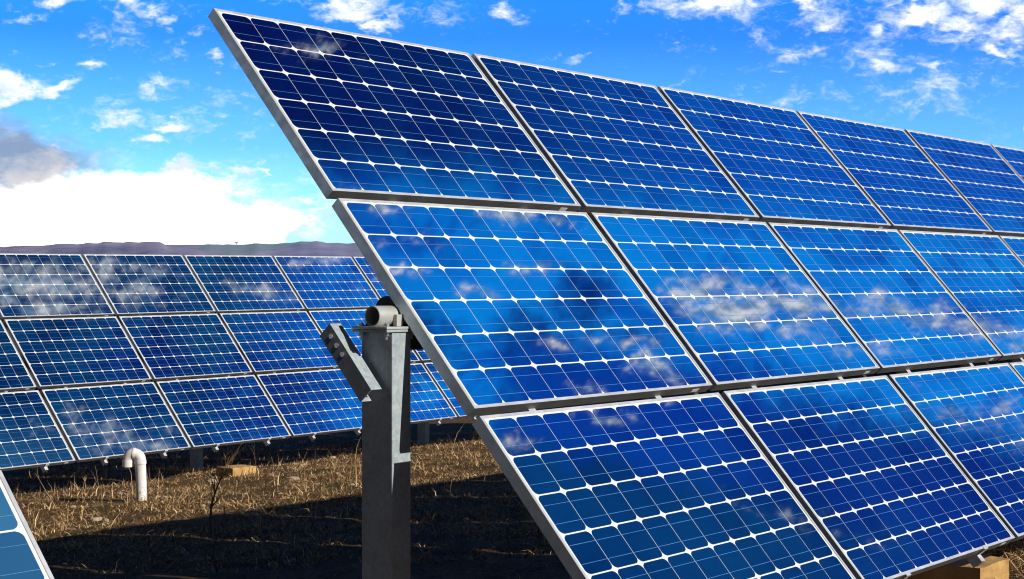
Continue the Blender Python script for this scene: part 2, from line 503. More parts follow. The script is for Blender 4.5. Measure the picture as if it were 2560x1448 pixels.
def build_ground():
    def axis(lo, hi, step, far):
        c = list(np.arange(lo, hi, step))
        d, x = step, hi
        while x < far:
            c.append(x); d *= 1.35; x += d
        c.append(far)
        d, x = step, lo - step
        pre = []
        while x > -far:
            pre.append(x); d *= 1.35; x -= d
        pre.append(-far)
        return pre[::-1] + c
    xs, ys = axis(-9, 9, 0.12, 4100), axis(-2, 28, 0.12, 4100)
    nx, ny = len(xs), len(ys)
    v = []
    for y in ys:
        for x in xs:
            far = max(abs(x), abs(y)) > 200
            z = gz(x, y, not far)
            if not far and -7 < x < 5 and 3 < y < 26:
                z += 0.018 * noise.noise(Vector((x * 6.0, y * 6.0, 1.2))) + 0.01 * noise.noise(Vector((x * 14.0, y * 14.0, 5.2)))
            v.append((x, y, z))
    f = [(j * nx + i, j * nx + i + 1, (j + 1) * nx + i + 1, (j + 1) * nx + i) for j in range(ny - 1) for i in range(nx - 1)]
    mb = MB(); mb.v = v; mb.f = f; mb.mi = [0] * len(f)
    tag(mb.build('ground', M['soil'], smooth=True), kind='structure')


build_ground()


def build_hills():
    def ridge(name, mat, dist, prof, seed, depth):
        az = np.linspace(-0.62, 0.75, 420)
        rows = 26
        mb = MB()
        for j in range(rows):
            t = j / (rows - 1)
            for a in az:
                top = np.interp(a, [p[0] for p in prof], [p[1] for p in prof])
                top = top * dist + 2.2 * noise.noise(Vector((a * 160, seed, 0))) + 0.8 * noise.noise(Vector((a * 600, seed, 0)))
                d = dist - depth * (1 - t)
                h = (top + 4) * (t ** 0.8) - 4 + 2.6 * math.sin(t * math.pi) * noise.noise(Vector((a * 90, t * 4, seed)))
                mb.v.append((d * a, d, HC + h))
        for j in range(rows):                      # the far side
            if j: continue
        n = len(az)
        for j in range(rows - 1):
            for i in range(n - 1):
                mb.f.append((j * n + i, j * n + i + 1, (j + 1) * n + i + 1, (j + 1) * n + i))
        # back slope so the ridge is a solid body
        o = len(mb.v)
        for a in az:
            mb.v.append((1.12 * dist * a, 1.12 * dist, HC - 4))
        for i in range(n - 1):
            mb.f.append(((rows - 1) * n + i, (rows - 1) * n + i + 1, o + i + 1, o + i))
        mb.mi = [0] * len(mb.f)
        tag(mb.build(name, mat, smooth=True), kind='structure')

    def P(l):
        return [((x - 1280) / 3977.5, (724 - y) / 3977.5) for x, y in l]
    near = P([(-1300, 640), (-500, 628), (0, 617), (116, 613), (261, 606), (333, 604.6), (391, 604.6), (406, 608), (425, 614), (470, 622), (540, 634), (640, 652), (900, 690), (4200, 720)])
    far = P([(-1300, 640), (0, 628), (300, 618), (420, 612), (450, 612.5), (560, 610.5), (608, 610.5), (680, 609.5), (751, 605), (798, 603), (816, 607), (860, 608.7), (900, 608.7),
             (1100, 616), (1500, 622), (2100, 612), (2700, 626), (4200, 640)])
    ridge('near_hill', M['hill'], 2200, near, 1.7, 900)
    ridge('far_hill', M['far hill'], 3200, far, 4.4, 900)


build_hills()


# ------------------------------------------------------------------ solar panels
PW_, PH_, PT_ = 1.575, 0.992, 0.046


def proto_meshes():
    # frame: a hollow rectangular ring with a front lip
    fr = MB()
    hw, lip, t = PW_ / 2, 0.012, PT_

    def ring(x0, x1, y0, y1, z):
        return [(x0, y0, z), (x1, y0, z), (x1, y1, z), (x0, y1, z)]
    c = 0.0012
    R = [ring(-hw, hw, 0, PH_, -t), ring(-hw, hw, 0, PH_, -c), ring(-hw + c, hw - c, c, PH_ - c, 0),
         ring(-hw + lip, hw - lip, lip, PH_ - lip, 0), ring(-hw + lip, hw - lip, lip, PH_ - lip, -0.009),
         ring(-hw + 0.003, hw - 0.003, 0.003, PH_ - 0.003, -0.009), ring(-hw + 0.003, hw - 0.003, 0.003, PH_ - 0.003, -t + 0.002),
         ring(-hw + 0.03, hw - 0.03, 0.03, PH_ - 0.03, -t + 0.002), ring(-hw + 0.03, hw - 0.03, 0.03, PH_ - 0.03, -t)]
    vs = sum(R, [])
    fs = []
    n = len(R)
    for k in range(n):
        a, b = k * 4, ((k + 1) % n) * 4
        for i in range(4):
            fs.append((a + i, a + (i + 1) % 4, b + (i + 1) % 4, b + i))
    fr.add(vs, fs)
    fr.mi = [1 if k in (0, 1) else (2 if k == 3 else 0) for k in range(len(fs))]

    # laminate: backsheet, sixty cells, two busbars per cell row
    la = MB()
    x0, x1, y0, y1 = -hw + lip, hw - lip, lip, PH_ - lip
    zb = -0.003
    la.add([(x0, y0, zb), (x1, y0, zb), (x1, y1, zb), (x0, y1, zb), (x0, y0, zb - 0.005), (x1, y0, zb - 0.005), (x1, y1, zb - 0.005), (x0, y1, zb - 0.005)],
           [(0, 1, 2, 3), (7, 6, 5, 4)], 0)
    pu, pv = 0.1531, 0.1615
    gu, gv = 0.0024, 0.0056
    mu = (PW_ - 10 * pu) / 2
    top = PH_ - 0.0165
    ch = 0.0188
    zc = zb + 0.0004
    for r in range(6):
        for k in range(10):
            a0, a1 = -hw + mu + k * pu + gu / 2, -hw + mu + (k + 1) * pu - gu / 2
            b1, b0 = top - r * pv - gv / 2, top - (r + 1) * pv + gv / 2
            pts = []
            for cx, cy, sx, sy in ((a1, b0, -1, 1), (a1, b1, -1, -1), (a0, b1, 1, -1), (a0, b0, 1, 1)):
                q = [(cx + sx * ch, cy), (cx + sx * ch * 0.40, cy + sy * ch * 0.30), (cx + sx * ch * 0.12, cy + sy * ch * 0.66), (cx, cy + sy * ch)]
                if (sx, sy) in ((-1, -1), (1, 1)):
                    q = q[::-1]
                pts += [(x, y, zc) for x, y in q]
            la.add(pts, [tuple(range(len(pts)))], 1)
        for fb in (0.26, 0.74):
            yb = top - r * pv - gv / 2 - (pv - gv) * fb
            zz = zc + 0.0003
            for k in range(10):
                # the ribbon is soldered in short runs, so it reads as a broken line
                s0 = -hw + mu + k * pu
                la.add([(s0 + 0.004, yb - 0.0008, zz), (s0 + pu - 0.004, yb - 0.0008, zz), (s0 + pu - 0.004, yb + 0.0008, zz), (s0 + 0.004, yb + 0.0008, zz)], [(0, 1, 2, 3)], 2)
    jb = MB()
    jb.box((-0.06, PH_ - 0.17, -0.034), (0.06, PH_ - 0.06, -0.0085))
    st = MB()
    st.box((hw - 0.135, -0.0008, -0.037), (hw - 0.085, 0.0004, -0.018))
    return fr, la, jb, st


_fr, _la, _jb, _st = proto_meshes()


def make_panel():
    root = empty('solar_panel', Matrix.Identity(4))
    _fr.build('frame', [M['aluminium'], M['shaded aluminium'], M['sky tinted side']], root)
    _la.build('cell_sheet', [M['backsheet'], M['cell'], M['busbar']], root)
    _jb.build('junction_box', M['black plastic'], root, bevel=0.004)
    _st.build('sticker', M['sticker'], root)
    return root


proto_panel = make_panel()
used = [False]


def dup(root):
    r = root.copy(); C.objects.link(r)
    for ch in root.children:
        c = ch.copy(); C.objects.link(c); c.parent = r
    return r


def rodr(w):
    w = Vector(w)
    return Matrix.Rotation(w.length, 3, w.normalized())


CV = Matrix(((1, 0, 0), (0, 0, 1), (0, -1, 0)))         # survey axes (right, down, forward) to world


TIER_SCALE = (1.0, 1.0, 1.0046)


class Plane:
    """a table of panels: u along the row, v down the slope, n behind the glass"""
    def __init__(self, w, t):
        R = CV @ rodr(w)
        self.u, self.v, self.n = R.col[0].copy(), R.col[1].copy(), R.col[2].copy()
        self.o = CV @ Vector(t) + Vector((0, 0, HC))

    def at(self, u, v, n=0.0):
        return self.o + self.u * u + self.v * v + self.n * n

    def mw(self, u, v, n=0.0):
        """matrix with X along u, Y up the slope, Z out of the glass"""
        m = Matrix((self.u, -self.v, -self.n)).transposed().to_4x4()
        m.translation = self.at(u, v, n)
        return m


FRONT = Plane((-0.6683845, -0.8615578, -0.3293472), (-1.180608, -1.113058, 6.280627))
FT = [Plane((-0.66757657, -0.86159561, -0.32947219), (-1.18004, -1.1124133, 6.2899555)),
      Plane((-0.66391323, -0.86066835, -0.32737851), (-1.17630884, -1.11666794, 6.29276248)),
      Plane((-0.67037032, -0.86262511, -0.32684607), (-1.18363098 * 1.0046, -1.12166760 * 1.0046, 6.25175536 * 1.0046))]
REAR = Plane((-0.67264681, -0.8649604, -0.34027845), (-6.33353326, -0.42606781, 18.5461329))
F_G = (0.0362, 0.0398, 0.0425)
R_G = (0.0431, 0.0384, 0.0439)

ORD = ['first', 'second', 'third', 'fourth', 'fifth', 'sixth', 'seventh', 'eighth', 'ninth', 'tenth']
ROWN = ['top', 'middle', 'bottom']
rng = random.Random(5)


def put_panel(pl, u0, v0, label, group, k=1.0):
    p = proto_panel if not used[0] else dup(proto_panel)
    used[0] = True
    m = pl.mw((u0 + PW_ / 2) * k, (v0 + PH_) * k)
    j = Matrix.Rotation(rad(rng.uniform(-0.12, 0.12)), 4, 'X') @ Matrix.Rotation(rad(rng.uniform(-0.12, 0.12)), 4, 'Y')
    p.matrix_world = m @ j @ Matrix.Scale(k, 4)
    tag(p, label, 'solar panel', group)


FRONT_LOOK = {
    (0, 0): 'dark navy solar panel at the highest, left end of the near array\'s top row',
    (1, 0): 'solar panel mirroring small clouds, beside the post head in the near array\'s middle row',
    (1, 1): 'bright blue solar panel mirroring a broad white cloud, second in the near array\'s middle row',
    (2, 0): 'large dark teal solar panel, left end of the near array\'s bottom row, nearest whole panel',
}
for T in range(3):
    v0 = [0, PH_ + F_G[1], 2 * PH_ + F_G[1] + F_G[2]][T]
    for c in range(9):
        lab = FRONT_LOOK.get((T, c), f'blue solar panel, {ORD[c]} from the left in the {ROWN[T]} row of the near array')
        put_panel(FT[T], c * (PW_ + F_G[0]), v0, lab, 'solar panels of the near array', TIER_SCALE[T])
for T in range(3):
    v0 = [0, PH_ + R_G[1], 2 * PH_ + R_G[1] + R_G[2]][T]
    for c in range(-1, 8):
        k = c if T == 0 else c + 1
        if T == 0 and c == -1:
            continue
        if k == 0:
            lab = f'solar panel of the far array cut by the left edge of the photo, {ROWN[T]} row'
        else:
            lab = f'blue solar panel, {ORD[k]} from the left in the {ROWN[T]} row of the far array'
        if (T, c) == (0, 0):
            lab = 'solar panel mirroring pale cloud streaks, left end of the far array\'s top row'
        if (T, c) == (2, 0):
            lab = 'solar panel right behind the white vent pipe, second in the far array\'s bottom row'
        put_panel(REAR, c * (PW_ + R_G[0]), v0, lab, 'solar panels of the far array')
NB_U = -1.885 - PW_
NBL = ['top', 'middle', 'bottom']
for T in range(3):
    v0 = [0, PH_ + F_G[1], 2.066][T]
    lab = ['solar panel at the top of the neighbouring table left of the photo', 'solar panel in the middle of the neighbouring table left of the photo',
           'close up blue solar panel cut by the lower left corner of the photo'][T]
    put_panel(FRONT, NB_U, v0, lab, 'solar panels of the table at the left')


# ------------------------------------------------------------------ racks and posts
def make_rack(pl, cols, gu, label, n_beam=(0.10, 0.22), beam_u=(-0.02, None), v_off=0.0, u_shift=0.0):
    root = empty('mounting_rack', pl.mw(u_shift, 3.06))
    H = 3.06

    def bx(u0, v0, n0, u1, v1, n1):
        mb = MB()
        mb.box((u0 - u_shift, H - v1, -n1), (u1 - u_shift, H - v0, -n0))
        return mb
    u_end = u_shift + cols * (PW_ + gu) if beam_u[1] is None else beam_u[1]
    bx(beam_u[0], 1.47, n_beam[0], u_end, 1.59, n_beam[1]).build('beam', M['dark steel'], root, bevel=0.006)
    for vp in (0.965, 2.00):  # unseen bars added behind the tier gaps to stop sun streaks
        bx(beam_u[0] + 0.34, vp - 0.055, 0.1005, u_end - 0.01, vp + 0.055, 0.150).build('gap_blocker', M['dark steel'], root, bevel=0.004)
    for k in range(cols):
        for q in (0.235, 0.765):
            uc = u_shift + k * (PW_ + gu) + PW_ * q - u_shift
            mb = MB()
            a, b = H - 3.105, H - 0.03
            mb.box((uc - 0.02, a, -0.0500), (uc + 0.02, b, -0.0475))
            mb.box((uc - 0.02, a, -0.0990), (uc - 0.0172, b, -0.0500))
            mb.box((uc + 0.0172, a, -0.0990), (uc + 0.02, b, -0.0500))
            rl = mb.build('rail', M['aluminium'], root)
            # clamps gripping the panel frames: upper and lower ends, and between tiers
            cl = MB()
            cl.box((uc - 0.02, H - 3.072, -0.0474), (uc + 0.02, H - 3.060, -0.004))
            cl.box((uc - 0.02, H - 3.072, -0.004), (uc + 0.02, H - 3.052, 0.002))
            cl.build('clamp', M['aluminium'], rl)
    tag(root, label, 'mounting rack')
    return root


make_rack(FRONT, 9, F_G[0], 'steel beam and rails carrying the near array, seen dark behind the post head', beam_u=(0.0, None))
make_rack(REAR, 9, R_G[0], 'rack of the far array, rail ends poking out below its bottom row', beam_u=(-1.6, 12.8), u_shift=-(PW_ + R_G[0]))
make_rack(FRONT, 1, F_G[0], 'rack behind the neighbouring table at the left edge', beam_u=(NB_U, NB_U + PW_), u_shift=NB_U)


def local_frame(origin):
    m = Matrix((EU, EW, Vector((0, 0, 1)))).transposed().to_4x4()
    m.translation = origin
    return m


LEAN = Matrix.Rotation(rad(-0.40), 4, Vector((0, 1, 0)))


def hexbolt(mb, x, y, z0, z1, r):
    mb.prism([(x + r * math.cos(k * math.pi / 3), y + r * math.sin(k * math.pi / 3)) for k in range(6)], 'z', z0, z1)


def make_post(origin, ground_z, label, detailed=True):
    """origin: middle of the column just under the cap plates; X along the row, Y away from the panel fronts"""
    mw = local_frame(origin)
    base = mw.copy(); base.translation = Vector((origin.x, origin.y, ground_z))
    root = empty('support_post', base)
    h = origin.z - ground_z
    Wx, Wy, th = 0.049, 0.0745, 0.006
    col = MB()
    col.box((-Wx, -Wy, -0.35), (Wx, Wy, h))
    col.build('column', M['galvanised'], root, bevel=0.004)
    for k, (z0, z1, e) in enumerate(((h, h + 0.0095, 0.0), (h + 0.0105, h + 0.0195, 0.002))):
        p = MB(); p.box((-Wx - 0.036 - e, -0.082 - e, z0), (0.086 + e, 0.087 + e, z1))
        p.build('cap_plate', M['tube steel'] if k else M['galvanised'], root, bevel=0.002)
    bo = [(-0.062, -0.058), (-0.062, 0.062), (0.068, -0.058), (0.068, 0.062)]
    for x, y in bo:
        b = MB()
        hexbolt(b, x, y, h + 0.0196, h + 0.0296, 0.0105)
        hexbolt(b, x, y, h - 0.0135, h - 0.0001, 0.0105)
        b.tube([(x, y, h - 0.026), (x, y, h + 0.034)], 0.0055, 10)
        b.build('bolt', M['bolt'], root)
    # torque tube stub, open towards the end of the row
    r0, r1, zt = 0.0368, 0.0318, h + 0.0195 + 0.0370
    t = MB()
    xs0, xs1, sg = -0.073, 0.10, 40
    ring = lambda x, r: [(x, r * math.cos(2 * math.pi * k / sg), zt + r * math.sin(2 * math.pi * k / sg)) for k in range(sg)]
    prof = [(xs0 + 0.0015, r0), (xs1, r0), (xs1, r1), (xs0 + 0.001, r1), (xs0, r1 + 0.001), (xs0, r0 - 0.0015)]
    vs = sum([ring(*p) for p in prof], [])
    fs = []
    for i in range(len(prof)):
        j = (i + 1) % len(prof)
        for k in range(sg):
            k2 = (k + 1) % sg
            fs.append((i * sg + k, i * sg + k2, j * sg + k2, j * sg + k))
    t.add(vs, fs)
    t.build('tube', M['tube steel'], root, smooth=True)
    cl = MB()
    cl.box((0.000, -0.052, h + 0.0196), (0.034, -0.034, h + 0.062))
    cl.box((0.000, 0.036, h + 0.0196), (0.034, 0.052, h + 0.058))
    cl.build('tube_clamp', M['tube steel'], root, bevel=0.002)
    fl = MB()
    c = (0.040, zt + 0.014)
    fl.prism([(c[0] + 0.057 * math.cos(2 * math.pi * k / 32), c[1] + 0.057 * math.sin(2 * math.pi * k / 32)) for k in range(32)], 'x', 0.045, 0.058)
    fl.build('flange', M['dark steel'], root)
    if detailed:
        strut = empty('strut_bracket', Matrix.Identity(4)); strut.parent = root
        A = Vector((FRONT.v.dot(EU), FRONT.v.dot(EW), FRONT.v.z)).normalized()      # down the slope
        N = Vector((FRONT.n.dot(EU), FRONT.n.dot(EW), FRONT.n.z)).normalized()      # behind the glass
        U = A.cross(N); U = U if U.x > 0 else -U
        mm = Matrix((U, A, N)).transposed().to_4x4()
        mm.translation = Vector(STRUT_O) - (Vector((0, 0, -h)))
        L, web, fw, t2 = 0.305, 0.070, 0.055, 0.004
        wb = MB()
        slots = [(0.030, 0.050), (0.072, 0.092), (0.114, 0.134)]
        n0, n1 = 0.028, 0.062
        y = 0.0
        wb.box((0, 0, t2), (t2, L, n0)); wb.box((0, 0, n1), (t2, L, web - t2))
        edges = [0.0] + [e for s in slots for e in s] + [L]
        for a, b in zip(edges[0::2], edges[1::2]):
            wb.box((0, a, n0), (t2, b, n1))
        w = wb.build('web', M['galvanised'], root)
        f1 = MB(); f1.box((0, 0, 0), (fw, L, t2)); f1 = f1.build('flange', M['galvanised'], root, bevel=0.0015)
        f2 = MB(); f2.box((0, 0, web - t2), (fw, L, web)); f2 = f2.build('flange', M['galvanised'], root, bevel=0.0015)
        bl = []
        for a, b in slots:
            q = MB()
            q.tube([(-0.005, (a + b) / 2, 0.024), (0.012, (a + b) / 2, 0.024)], 0.0095, 12)
            bl.append(q.build('bolt', M['bolt'], root))
        for o in [w, f1, f2] + bl:
            o.matrix_local = mm
            o.parent = strut
        strut.name = 'strut_bracket'
    tag(root, label, 'post', 'support posts of the arrays')
    return root


def tube_axis(pl, u, v, n):
    return pl.at(u, v, n)


def post_at(pl, u, v, n, label, detailed):
    c = tube_axis(pl, u, v, n)
    o = Vector((c.x, c.y, c.z - 0.0565)) + EU * 0.072
    return make_post(o, gz(o.x, o.y), label, detailed), o


STRUT_O = (-0.128, 0.155, 0.03)
post_at(FRONT, -0.0912, 1.528, 0.09, 'galvanised steel post with open tube end and slotted bracket in front of the far array', True)


def plain_post(pl, u, label):
    c = pl.at(u, 1.53, 0.26)
    z = gz(c.x, c.y)
    base = local_frame(Vector((c.x, c.y, z)))
    root = empty('support_post', base)
    h = c.z - 0.02 - z
    mb = MB(); mb.box((-0.049, -0.0745, -0.3), (0.049, 0.0745, h)); mb.build('column', M['galvanised'], root, bevel=0.004)
    mb = MB(); mb.box((-0.085, -0.085, h), (0.085, 0.085, h + 0.02)); mb.build('cap_plate', M['galvanised'], root, bevel=0.002)
    tag(root, label, 'post', 'support posts of the arrays')
    return c


FP = [plain_post(FRONT, u, l) for u, l in ((4.1, 'second steel post of the near array, standing in a concrete block behind the panels'),
                                           (8.3, 'third steel post of the near array, hidden behind its right hand panels'),
                                           (12.5, 'last steel post of the near array, hidden behind its right hand panels'))]
RP = [plain_post(REAR, u, l) for u, l in ((-1.3, 'left steel post of the far array behind the near table corner'),
                                          (2.72, 'dark steel post under the far array above the yellowish concrete block'),
                                          (7.1, 'dark steel post under the far array right of the main post'),
                                          (11.4, 'last steel post of the far array behind the near array'))]
plain_post(FRONT, NB_U + 0.5, 'steel post behind the neighbouring table at the left')


def footing(u_dir_pt, sx, sy, top, label):
    x, y = u_dir_pt
    z = gz(x, y)
    mb = MB()
    mb.box((-sx / 2, -sy / 2, -0.25), (sx / 2, sy / 2, top))
    o = mb.build('footing_block', M['concrete'], mw=local_frame(Vector((x, y, z))))
    bm_sub = o.modifiers.new('sub', 'SUBSURF'); bm_sub.subdivision_type = 'SIMPLE'; bm_sub.levels = bm_sub.render_levels = 4
    tx = bpy.data.textures.new('rough', 'CLOUDS'); tx.noise_scale = 0.12
    d = o.modifiers.new('d', 'DISPLACE'); d.texture = tx; d.strength = 0.03; d.mid_level = 0.5
    tag(o, label, 'block', 'yellowish blocks under the arrays')


footing((2.385 + EU.x * 0.20 + EW.x * 0.45, 8.11 + EU.y * 0.20 + EW.y * 0.45), 0.40, 0.90, 0.21, 'yellowish block under the near array in the lower right corner')
_x, _y = -3.2, 19.15
footing((_x + EW.x * 0.18, _y + EW.y * 0.18), 0.37, 0.30, 0.10, 'small yellowish block lying under the far array right of the vent pipe')


# ------------------------------------------------------------------ vent pipe
def build_pipe():
    x, y = -3.743, 16.096
    z = gz(x, y)
    root = empty('vent_pipe', Matrix.Translation((x, y, z)))
    r = 0.0535
    mb = MB()
    mb.tube([(0, 0, -0.1), (-0.006, 0, 0.12), (-0.012, 0, 0.30), (-0.018, 0, 0.405)], r, 28)
    mb.build('standpipe', M['pipe'], root, smooth=True)
    # gooseneck: two elbows end to end, turning over and back down
    e = MB()
    e.tube([(-0.017, 0, 0.375), (-0.018, 0, 0.412)], 0.0605, 28)
    cx, R = -0.018 - 0.062, 0.062
    pts, rr = [], []
    for k in range(13):
        a = math.pi * k / 12 / 2
        pts.append((cx + R * math.cos(a), 0, 0.412 + R * math.sin(a) * 1.05)); rr.append(0.0565)
    e.tube(pts, rr, 28)
    e.build('elbow', M['pipe'], root, smooth=True)
    e = MB()
    e.tube([(cx + 0.012, 0, 0.412 + R * 1.05), (cx - 0.006, 0, 0.412 + R * 1.05)], 0.0605, 28)
    pts = []
    for k in range(13):
        a = math.pi / 2 + math.pi * k / 12 / 2
        pts.append((cx - 0.004 + 0.058 * math.cos(a), 0.012 * (k / 12), 0.412 + R * math.sin(a) * 1.05 - 0.004 * k / 12))
    e.tube(pts, 0.0565, 28)
    e.tube([(cx - 0.062, 0.012, 0.412), (cx - 0.062, 0.012, 0.345)], 0.0605, 28)
    e.build('elbow', M['pipe'], root, smooth=True)
    tag(root, 'white plastic vent pipe with a down turned gooseneck standing in the dry grass', 'pipe')


build_pipe()


# ------------------------------------------------------------------ ground litter
def build_stones():
    rs = random.Random(11)
    spots = [(165, 1242, 17), (182, 1272, 14), (241, 1306, 24), (264, 1308, 18), (395, 1246, 12), (413, 1248, 16), (528, 1204, 22), (733, 1201, 26), (831, 1147, 18),
             (1193, 1086, 22), (507, 1270, 13), (845, 1193, 14), (300, 1238, 12), (612, 1236, 10), (700, 1238, 9), (760, 1165, 11), (735, 1160, 12), (1100, 1140, 9), (880, 1215, 10)]
    near = ['beside the far lit strip at left', 'just below another stone at far left', 'flat, close to the shadow edge below the pipe', 'flat, right of the broadest one below the pipe',
            'at the foot of the vent pipe', 'just right of the vent pipe foot', 'left of the yellowish block among twigs', 'right of the yellowish block in open grass',
            'thin and white near the post, by the shade of the far array', 'bright and large under the right end of the far array', 'at the shadow edge beside the tall twig',
            'tiny, left of the post in lit grass', 'left of the vent pipe in lit grass', 'tiny, below the yellowish block', 'tiny, below the stone right of the block',
            'in the row of pebbles by the far shade, right one', 'in the row of pebbles by the far shade, left one', 'tiny, right of the post in lit grass', 'tiny, close to the post near the shadow edge']
    for (px_, py_, s), lab in zip(spots, near):
        a, b = (px_ - 1280) / 3977.5, (py_ - 724) / 3977.5
        w1 = EW.x * a + EW.y
        Yd = 1.42 / (b - 0.0565 * w1)
        x, y = a * Yd, Yd
        r = s / 3977.5 * Yd * 0.5
        mb = MB()
        n, m = 9, 6
        sq = rs.uniform(0.45, 0.7)
        sd_ = rs.uniform(0, 50)
        ring = []
        for j in range(m + 1):
            for i in range(n):
                th, ph = math.pi * j / m, 2 * math.pi * i / n
                d = Vector((math.sin(th) * math.cos(ph), math.sin(th) * math.sin(ph), math.cos(th)))
                k = 1 + 0.45 * noise.noise(d * 1.4 + Vector((sd_, 0, 0)))
                ring.append((d.x * r * k * 1.25, d.y * r * k, d.z * r * k * sq))
        fs = [(j * n + i, j * n + (i + 1) % n, (j + 1) * n + (i + 1) % n, (j + 1) * n + i) for j in range(m) for i in range(n)]
        mb.add(ring, fs)
        o = mb.build('stone', M['rock'], mw=Matrix.Translation((x, y, gz(x, y) + r * 0.35)) @ Matrix.Rotation(rs.uniform(0, 6), 4, 'Z'))
        tag(o, f'pale limestone, {lab}', 'stone', 'stones in the dry grass')


build_stones()


def build_grass():
    rs = np.random.default_rng(3)

    def scatter(N, xr, yr, keep):
        x = rs.uniform(*xr, N); y = rs.uniform(*yr, N)
        k = keep(x, y)
        return x[k], y[k]
    # dense where the open strip between the arrays is seen, thinner around it
    parts = [scatter(430000, (-6.2, 1.2), (10.5, 24.5), lambda x, y: (x > -0.36 * y - 0.3) & (x < 0.03 * y + 0.5)),
             scatter(26000, (1.8, 4.6), (8.0, 13.5), lambda x, y: x > 0.22 * y),
             scatter(60000, (-9, 9), (1.0, 27), lambda x, y: y > 0)]
    x = np.concatenate([p[0] for p in parts]); y = np.concatenate([p[1] for p in parts])
    n = len(x)
    z = np.array([gz(a, b) for a, b in zip(x, y)])
    # clumping: heights follow a low frequency noise
    cl = np.array([noise.noise(Vector((a * 1.3, b * 1.3, 0))) + 0.6 * noise.noise(Vector((a * 4.0, b * 4.0, 7))) for a, b in zip(x, y)])
    tx = rs.uniform(-6, 1.2, 900); ty = rs.uniform(10.5, 24, 900)
    tw = rs.uniform(0.03, 0.10, 900); tn = rs.integers(25, 70, 900)
    tx[:90] = rs.uniform(2.55, 3.9, 90); ty[:90] = rs.uniform(8.3, 10.8, 90); tn[:90] = 60; tw[:90] *= 1.4
    ti = np.repeat(np.arange(900), tn)
    ax = tx[ti] + rs.normal(0, 1, len(ti)) * tw[ti]; ay = ty[ti] + rs.normal(0, 1, len(ti)) * tw[ti]
    az_ = np.array([gz(a, b) for a, b in zip(ax, ay)])
    n_tuft = len(ti)
    keep = rs.random(n) < np.clip(0.68 + 0.9 * cl, 0.10, 1)
    x, y, z, cl = x[keep], y[keep], z[keep], cl[keep]
    x = np.concatenate([x, ax]); y = np.concatenate([y, ay]); z = np.concatenate([z, az_]); cl = np.concatenate([cl, np.full(n_tuft, 0.9)])
    n = len(x)
    L = rs.gamma(3.0, 0.0150, n) * np.clip(1.0 + 0.7 * cl, 0.4, 2)
    L = np.where((y < 11) & (x > 2.3) & (cl == 0.9), L * 2.6, L)
    tall = rs.random(n) < 0.012
    L[tall] *= 2.2
    ph = rs.uniform(0, 2 * np.pi, n)
    tilt = np.where(tall, rs.uniform(0.05, 0.5, n), np.abs(rs.normal(1.22, 0.34, n)).clip(0.15, 1.56))
    wd = np.where(rs.random(n) < 0.28, rs.uniform(0.0028, 0.0056, n), rs.uniform(0.0010, 0.0028, n))
    d0 = np.stack([np.cos(ph) * np.sin(tilt), np.sin(ph) * np.sin(tilt), np.cos(tilt)], 1)
    t2 = np.minimum(tilt + rs.uniform(0.1, 0.8, n), 1.75)
    ph2 = ph + rs.normal(0, 0.5, n)
    d1 = np.stack([np.cos(ph2) * np.sin(t2), np.sin(ph2) * np.sin(t2), np.cos(t2)], 1)
    sd0 = rs.uniform(0, 2 * np.pi, n)
    side = np.stack([np.cos(sd0), np.sin(sd0), rs.uniform(-0.3, 0.3, n)], 1)
    p0 = np.stack([x, y, z - 0.012], 1)
    p1 = p0 + d0 * (L * 0.55)[:, None]
    p2 = p1 + d1 * (L * 0.45)[:, None]
    p2[:, 2] = np.maximum(p2[:, 2], z + 0.002)
    s = side * wd[:, None]
    V = np.stack([p0 - s, p0 + s, p1 - s * 0.85, p1 + s * 0.85, p2], 1).reshape(-1, 3).astype(np.float32)
    i = (np.arange(n) * 5)[:, None]
    quads = i + np.array([[0, 1, 3, 2]])
    tris = i + np.array([[2, 3, 4]])
    loops = np.concatenate([quads, tris], 1).reshape(-1)
    me = bpy.data.meshes.new('dry_grass')
    me.vertices.add(len(V)); me.vertices.foreach_set('co', V.reshape(-1))
    me.loops.add(len(loops)); me.loops.foreach_set('vertex_index', loops.astype(np.int32))
    ls = np.stack([np.arange(n) * 7, np.arange(n) * 7 + 4], 1).reshape(-1).astype(np.int32)
    me.polygons.add(2 * n); me.polygons.foreach_set('loop_start', ls)
    me.update(calc_edges=True)
    me.materials.append(M['grass'])
    o = bpy.data.objects.new('dry_grass', me); C.objects.link(o)
    tag(o, 'matted straw coloured dry grass covering the ground between the arrays', 'grass', kind='stuff')


build_grass()


def ground_at(px_, py_):
    a, b = (px_ - 1280) / 3977.5, (py_ - 724) / 3977.5
    Yd = 1.42 / (b - 0.0565 * (EW.x * a + EW.y))
    return a * Yd, Yd


def weed(px_, py_, h, seed, label, mat='stem', lean=(0, 0), branches=5, r=0.0060):
    rs = random.Random(seed)
    x, y = ground_at(px_, py_)
    mb = MB()

    def stalk(p, d, L, r, depth):
        pts, rr = [p.copy()], [r]
        n = 6
        q = p.copy()
        dd = d.copy()
        for i in range(n):
            dd = (dd + Vector((rs.gauss(0, .12), rs.gauss(0, .12), rs.gauss(0, .06) + 0.03))).normalized()
            q = q + dd * (L / n)
            pts.append(q.copy()); rr.append(r * (1 - 0.8 * (i + 1) / n))
        mb.tube(pts, rr, 5)
        if depth > 0:
            for b in range(branches if depth == 2 else 2):
                i = rs.randint(2, n - 1)
                bd = (dd + Vector((rs.uniform(-.8, .8), rs.uniform(-.8, .8), rs.uniform(-.1, .5)))).normalized()
                stalk(pts[i], bd, L * rs.uniform(.25, .5), rr[i] * 0.75, depth - 1)
    stalk(Vector((0, 0, -0.02)), Vector((lean[0], lean[1], 1)).normalized(), h, r, 2)
    o = mb.build('dry_weed', M[mat], mw=Matrix.Translation((x, y, gz(x, y))))
    tag(o, label, 'weed', 'bare dry weeds')


